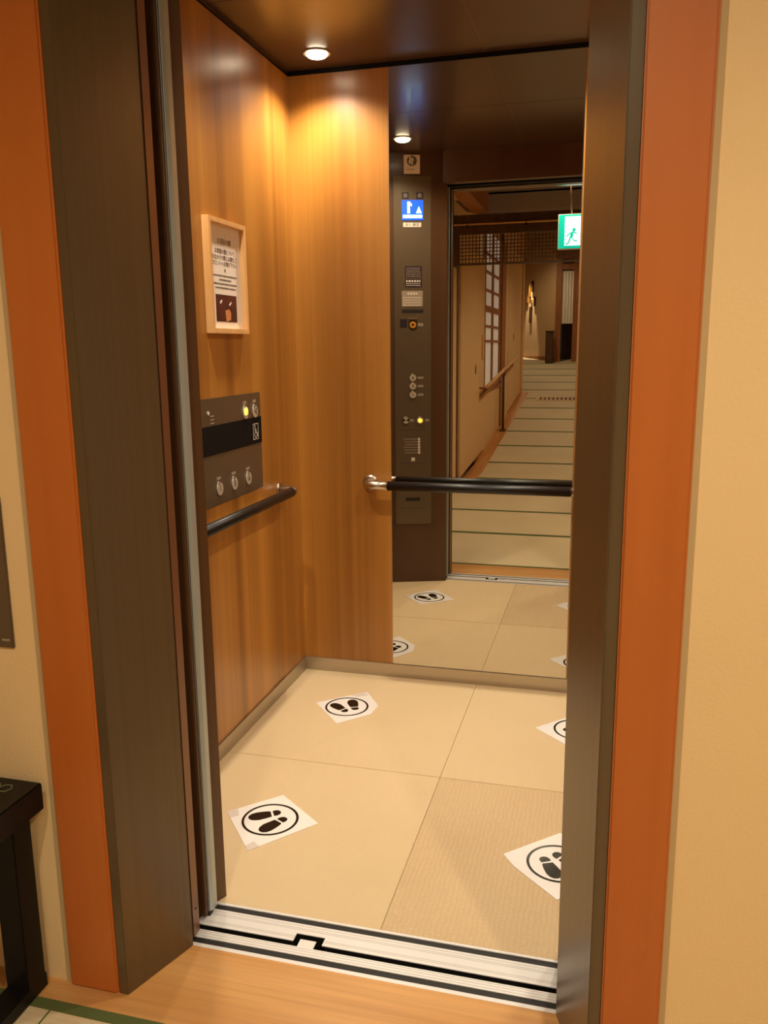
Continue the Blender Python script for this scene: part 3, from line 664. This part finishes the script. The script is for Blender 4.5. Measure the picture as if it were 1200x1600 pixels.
for z, gch in ((1.181, '6'), (1.135, '5'), (1.087, '1')):
    cbtn(.163, z, gch); ub(MB(), .190, .222, z-.006, z+.006, .004, .0047).build('braille_label', M['dimprint'], cpn)
cbtn(.123, .945, '▶◀'); cbtn(.203, .943, 'lit')
for u in (.145, .232): ub(MB(), u, u+.022, .937, .951, .004, .0047).build('braille_label', M['dimprint'], cpn)
for z in (.888, .697, .44): ub(MB(), .085, .240, z, z+.0015, .004, .0043).build('hatch_seam', M['rubber_and_shade'], cpn)
pr = MB()
for k in range(6): lines(pr, .110 + (k % 3)*.004, .188, (.838-k*.0155,), .006, .004, .006)
pr.build('instructions', M['dimprint'], cpn)
pr = MB()
for k in range(6): ub(pr, .191, .203, .832-k*.0155, .844-k*.0155, .004, .0046)
pr.build('pictograms', M['white'], cpn)
ub(MB(), .153, .173, .713, .733, .004, .0046).build('small_mark', M['white'], cpn)
ub(MB(), .222, .229, .790, .796, .004, .010).build('hatch_latch', M['chrome'], cpn)
ub(MB(), .120, .202, .482, .502, .004, .0046).build('slot', M['rubber_and_shade'], cpn)
# paper card above it
q = thing('notice_card', 'white notice card with round arrow emblem above the tall control panel', 'notice card', tuple(FP(-.162, 2.258, 0)))
cdp = ub(MB(), .119, .205, 2.257, 2.352, 0, .0015).build('card', M['paper'], q)
em = MB().disc(-.162, 2.322, .0265, .0015, .0019, FP).build('emblem', M['inkg'], cdp)
MB().prism([(-.168, 2.300), (-.160, 2.300), (-.160, 2.328), (-.152, 2.320), (-.164, 2.343), (-.178, 2.320), (-.168, 2.328)], .0019, .0023, FP).prism([(-.156, 2.346), (-.148, 2.346), (-.148, 2.320), (-.142, 2.326), (-.150, 2.302), (-.166, 2.322), (-.156, 2.318)], .0019, .0023, FP).build('arrows', M['paper'], em)
lines(MB(), .130, .175, (2.279,), .004, .0015).build('print', M['inkg'], cdp)

# footprint sheets on the cabin floor
def rot(p, a): return (p[0]*math.cos(a)-p[1]*math.sin(a), p[0]*math.sin(a)+p[1]*math.cos(a))
SOLE = [(-.017, 0), (-.0165, -.004), (.012, -.006), (.0155, 0), (.019, .018), (.0205, .036), (.018, .050), (.010, .060), (0, .063), (-.010, .060), (-.0175, .050), (-.0215, .034), (-.0195, .016)]
HEEL = [(-.015, -.011), (.012, -.012), (.0135, -.020), (.011, -.029), (.004, -.034), (-.005, -.034), (-.012, -.029), (-.0155, -.020)]
def footsheet(cx, cy, ang, corners, lb):
    th = thing('footprint_sheet', lb, 'floor sheet', (cx, cy, 0), 'footprint sheets stuck on the cabin floor')
    MB().prism(corners, .0004, .0016).build('sheet', M['sheet'], th)
    Fs = Fr((cx, cy, .0016))
    MB().ring(0, 0, .0755, .083, 0, .0005, Fs, n=56).build('circle', M['ink'], th)
    for sg in (1, -1):
        def tr(p, sx=sg):
            q_ = (p[0]*sx, p[1]-.010); q_ = rot(q_, -sx*math.radians(13)); q_ = (q_[0]+sx*.029, q_[1]); return rot(q_, ang-math.pi/2)
        a_ = [tr(p) for p in SOLE]; b_ = [tr(p) for p in HEEL]
        if sg < 0: a_, b_ = a_[::-1], b_[::-1]
        MB().prism(a_, 0, .0005, Fs).prism(b_, 0, .0005, Fs).build('shoe_print', M['ink'], th)
footsheet(-.903, 2.053, math.radians(227), [(-1.044, 2.060), (-.903, 1.893), (-.760, 2.067), (-.916, 2.189), (-.922, 2.183)], 'white footprint sheet with toes pointing at the control panel column')
footsheet(-.918, 2.850, math.radians(130), [(-1.045, 2.858), (-.912, 2.704), (-.811, 2.806), (-.804, 2.887), (-.878, 3.000), (-.890, 2.996)], 'white footprint sheet with one corner cut off near the back corner of the cabin')
footsheet(-.058, 2.856, math.radians(50), [(-.205, 2.838), (-.062, 2.703), (.090, 2.868), (-.052, 3.000)], 'white footprint sheet half hidden by the jamb, nearer the mirror')
footsheet(-.078, 2.040, math.radians(-48), [(-.224, 2.047), (-.190, 2.000), (-.072, 1.888), (.066, 2.030), (-.080, 2.186)], 'white footprint sheet half hidden by the jamb, on the coarse tile nearer the sill')

for i_, pts in enumerate(([(-1.043, 2.060), (-1.020, 2.032), (-1.000, 2.050), (-1.018, 2.082)], [(-.920, 1.913), (-.903, 1.894), (-.880, 1.920), (-.905, 1.938)],
                          [(-.935, 2.956), (-.890, 2.994), (-.868, 2.972), (-.906, 2.945)])):
    q_ = [o for o in bpy.data.objects if o.name.startswith('footprint_sheet')][0 if i_ < 2 else 1]
    MB().prism(pts, .0016, .0019).build('clear_tape', M['tape'], q_)

# ================================================================== landing and corridor lamps (modelled fixtures; the last corridor one is added)
def ceiling_lamp(x, y, z, p, lb, ang=150, col=WARM2):
    dl = thing('downlight', lb, 'downlight', (x, y, z))
    MB().ring(0, 0, .045, .06, 0, .006, Fr((x, y, z), (1, 0, 0), (0, -1, 0))).build('ring', M['lampring'], dl)
    MB().disc(0, 0, .045, 0, .003, Fr((x, y, z), (1, 0, 0), (0, -1, 0))).build('lens', M['lampw'], dl)
    lamp('downlight_lamp', 'SPOT', (x, y, z-.02), p, col, .05, math.radians(ang), .6, parent=dl)
ceiling_lamp(-1.25, .0, LZ, P_LOBBY*.9, 'round ceiling downlight over the bench side of the landing')
ceiling_lamp(-.42, -.15, LZ, P_LOBBY*.9, 'round ceiling downlight behind the viewer on the landing')
ceiling_lamp(1.0, -.35, LZ, P_LOBBY*1.5, 'round ceiling downlight at the side of the landing away from the bench')
for k, (u, x) in enumerate(((9.2, .3), (12.0, .3), (15.2, .3), (17.2, -1.5))):  # fourth lamp is added to brighten the far wall and curtain
    ceiling_lamp(x, py(u), 2.72+rz(py(u))-.005, P_CORR*(1, 1, 1, 1)[k], ('first', 'second', 'third', 'added, unseen fourth')[k] + ' round ceiling downlight up the sloping corridor')
sp = thing('spotlight', 'small ceiling spotlight aimed down the ornament on the far wall', 'spotlight', tuple(Fw(.86, 3.2, .22)))
MB().tube([Fw(.86, 3.95, .22), Fw(.86, 3.25, .22)], .02, 10).build('stem', M['rubber_and_shade'], sp)
MB().tube([Fw(.86, 3.26, .24), Fw(.86, 3.14, .19)], .04, 12).build('head', M['rubber_and_shade'], sp)
aim = Fw(.86, 1.9, .0) - Fw(.86, 3.1, .16)
lamp('spotlight_lamp', 'SPOT', tuple(Fw(.86, 3.1, .17)), P_ART, WARM, .02, math.radians(22), .5, aim=tuple(aim), parent=sp)

for o in bpy.data.objects:
    if '_w' in o: del o['_w']
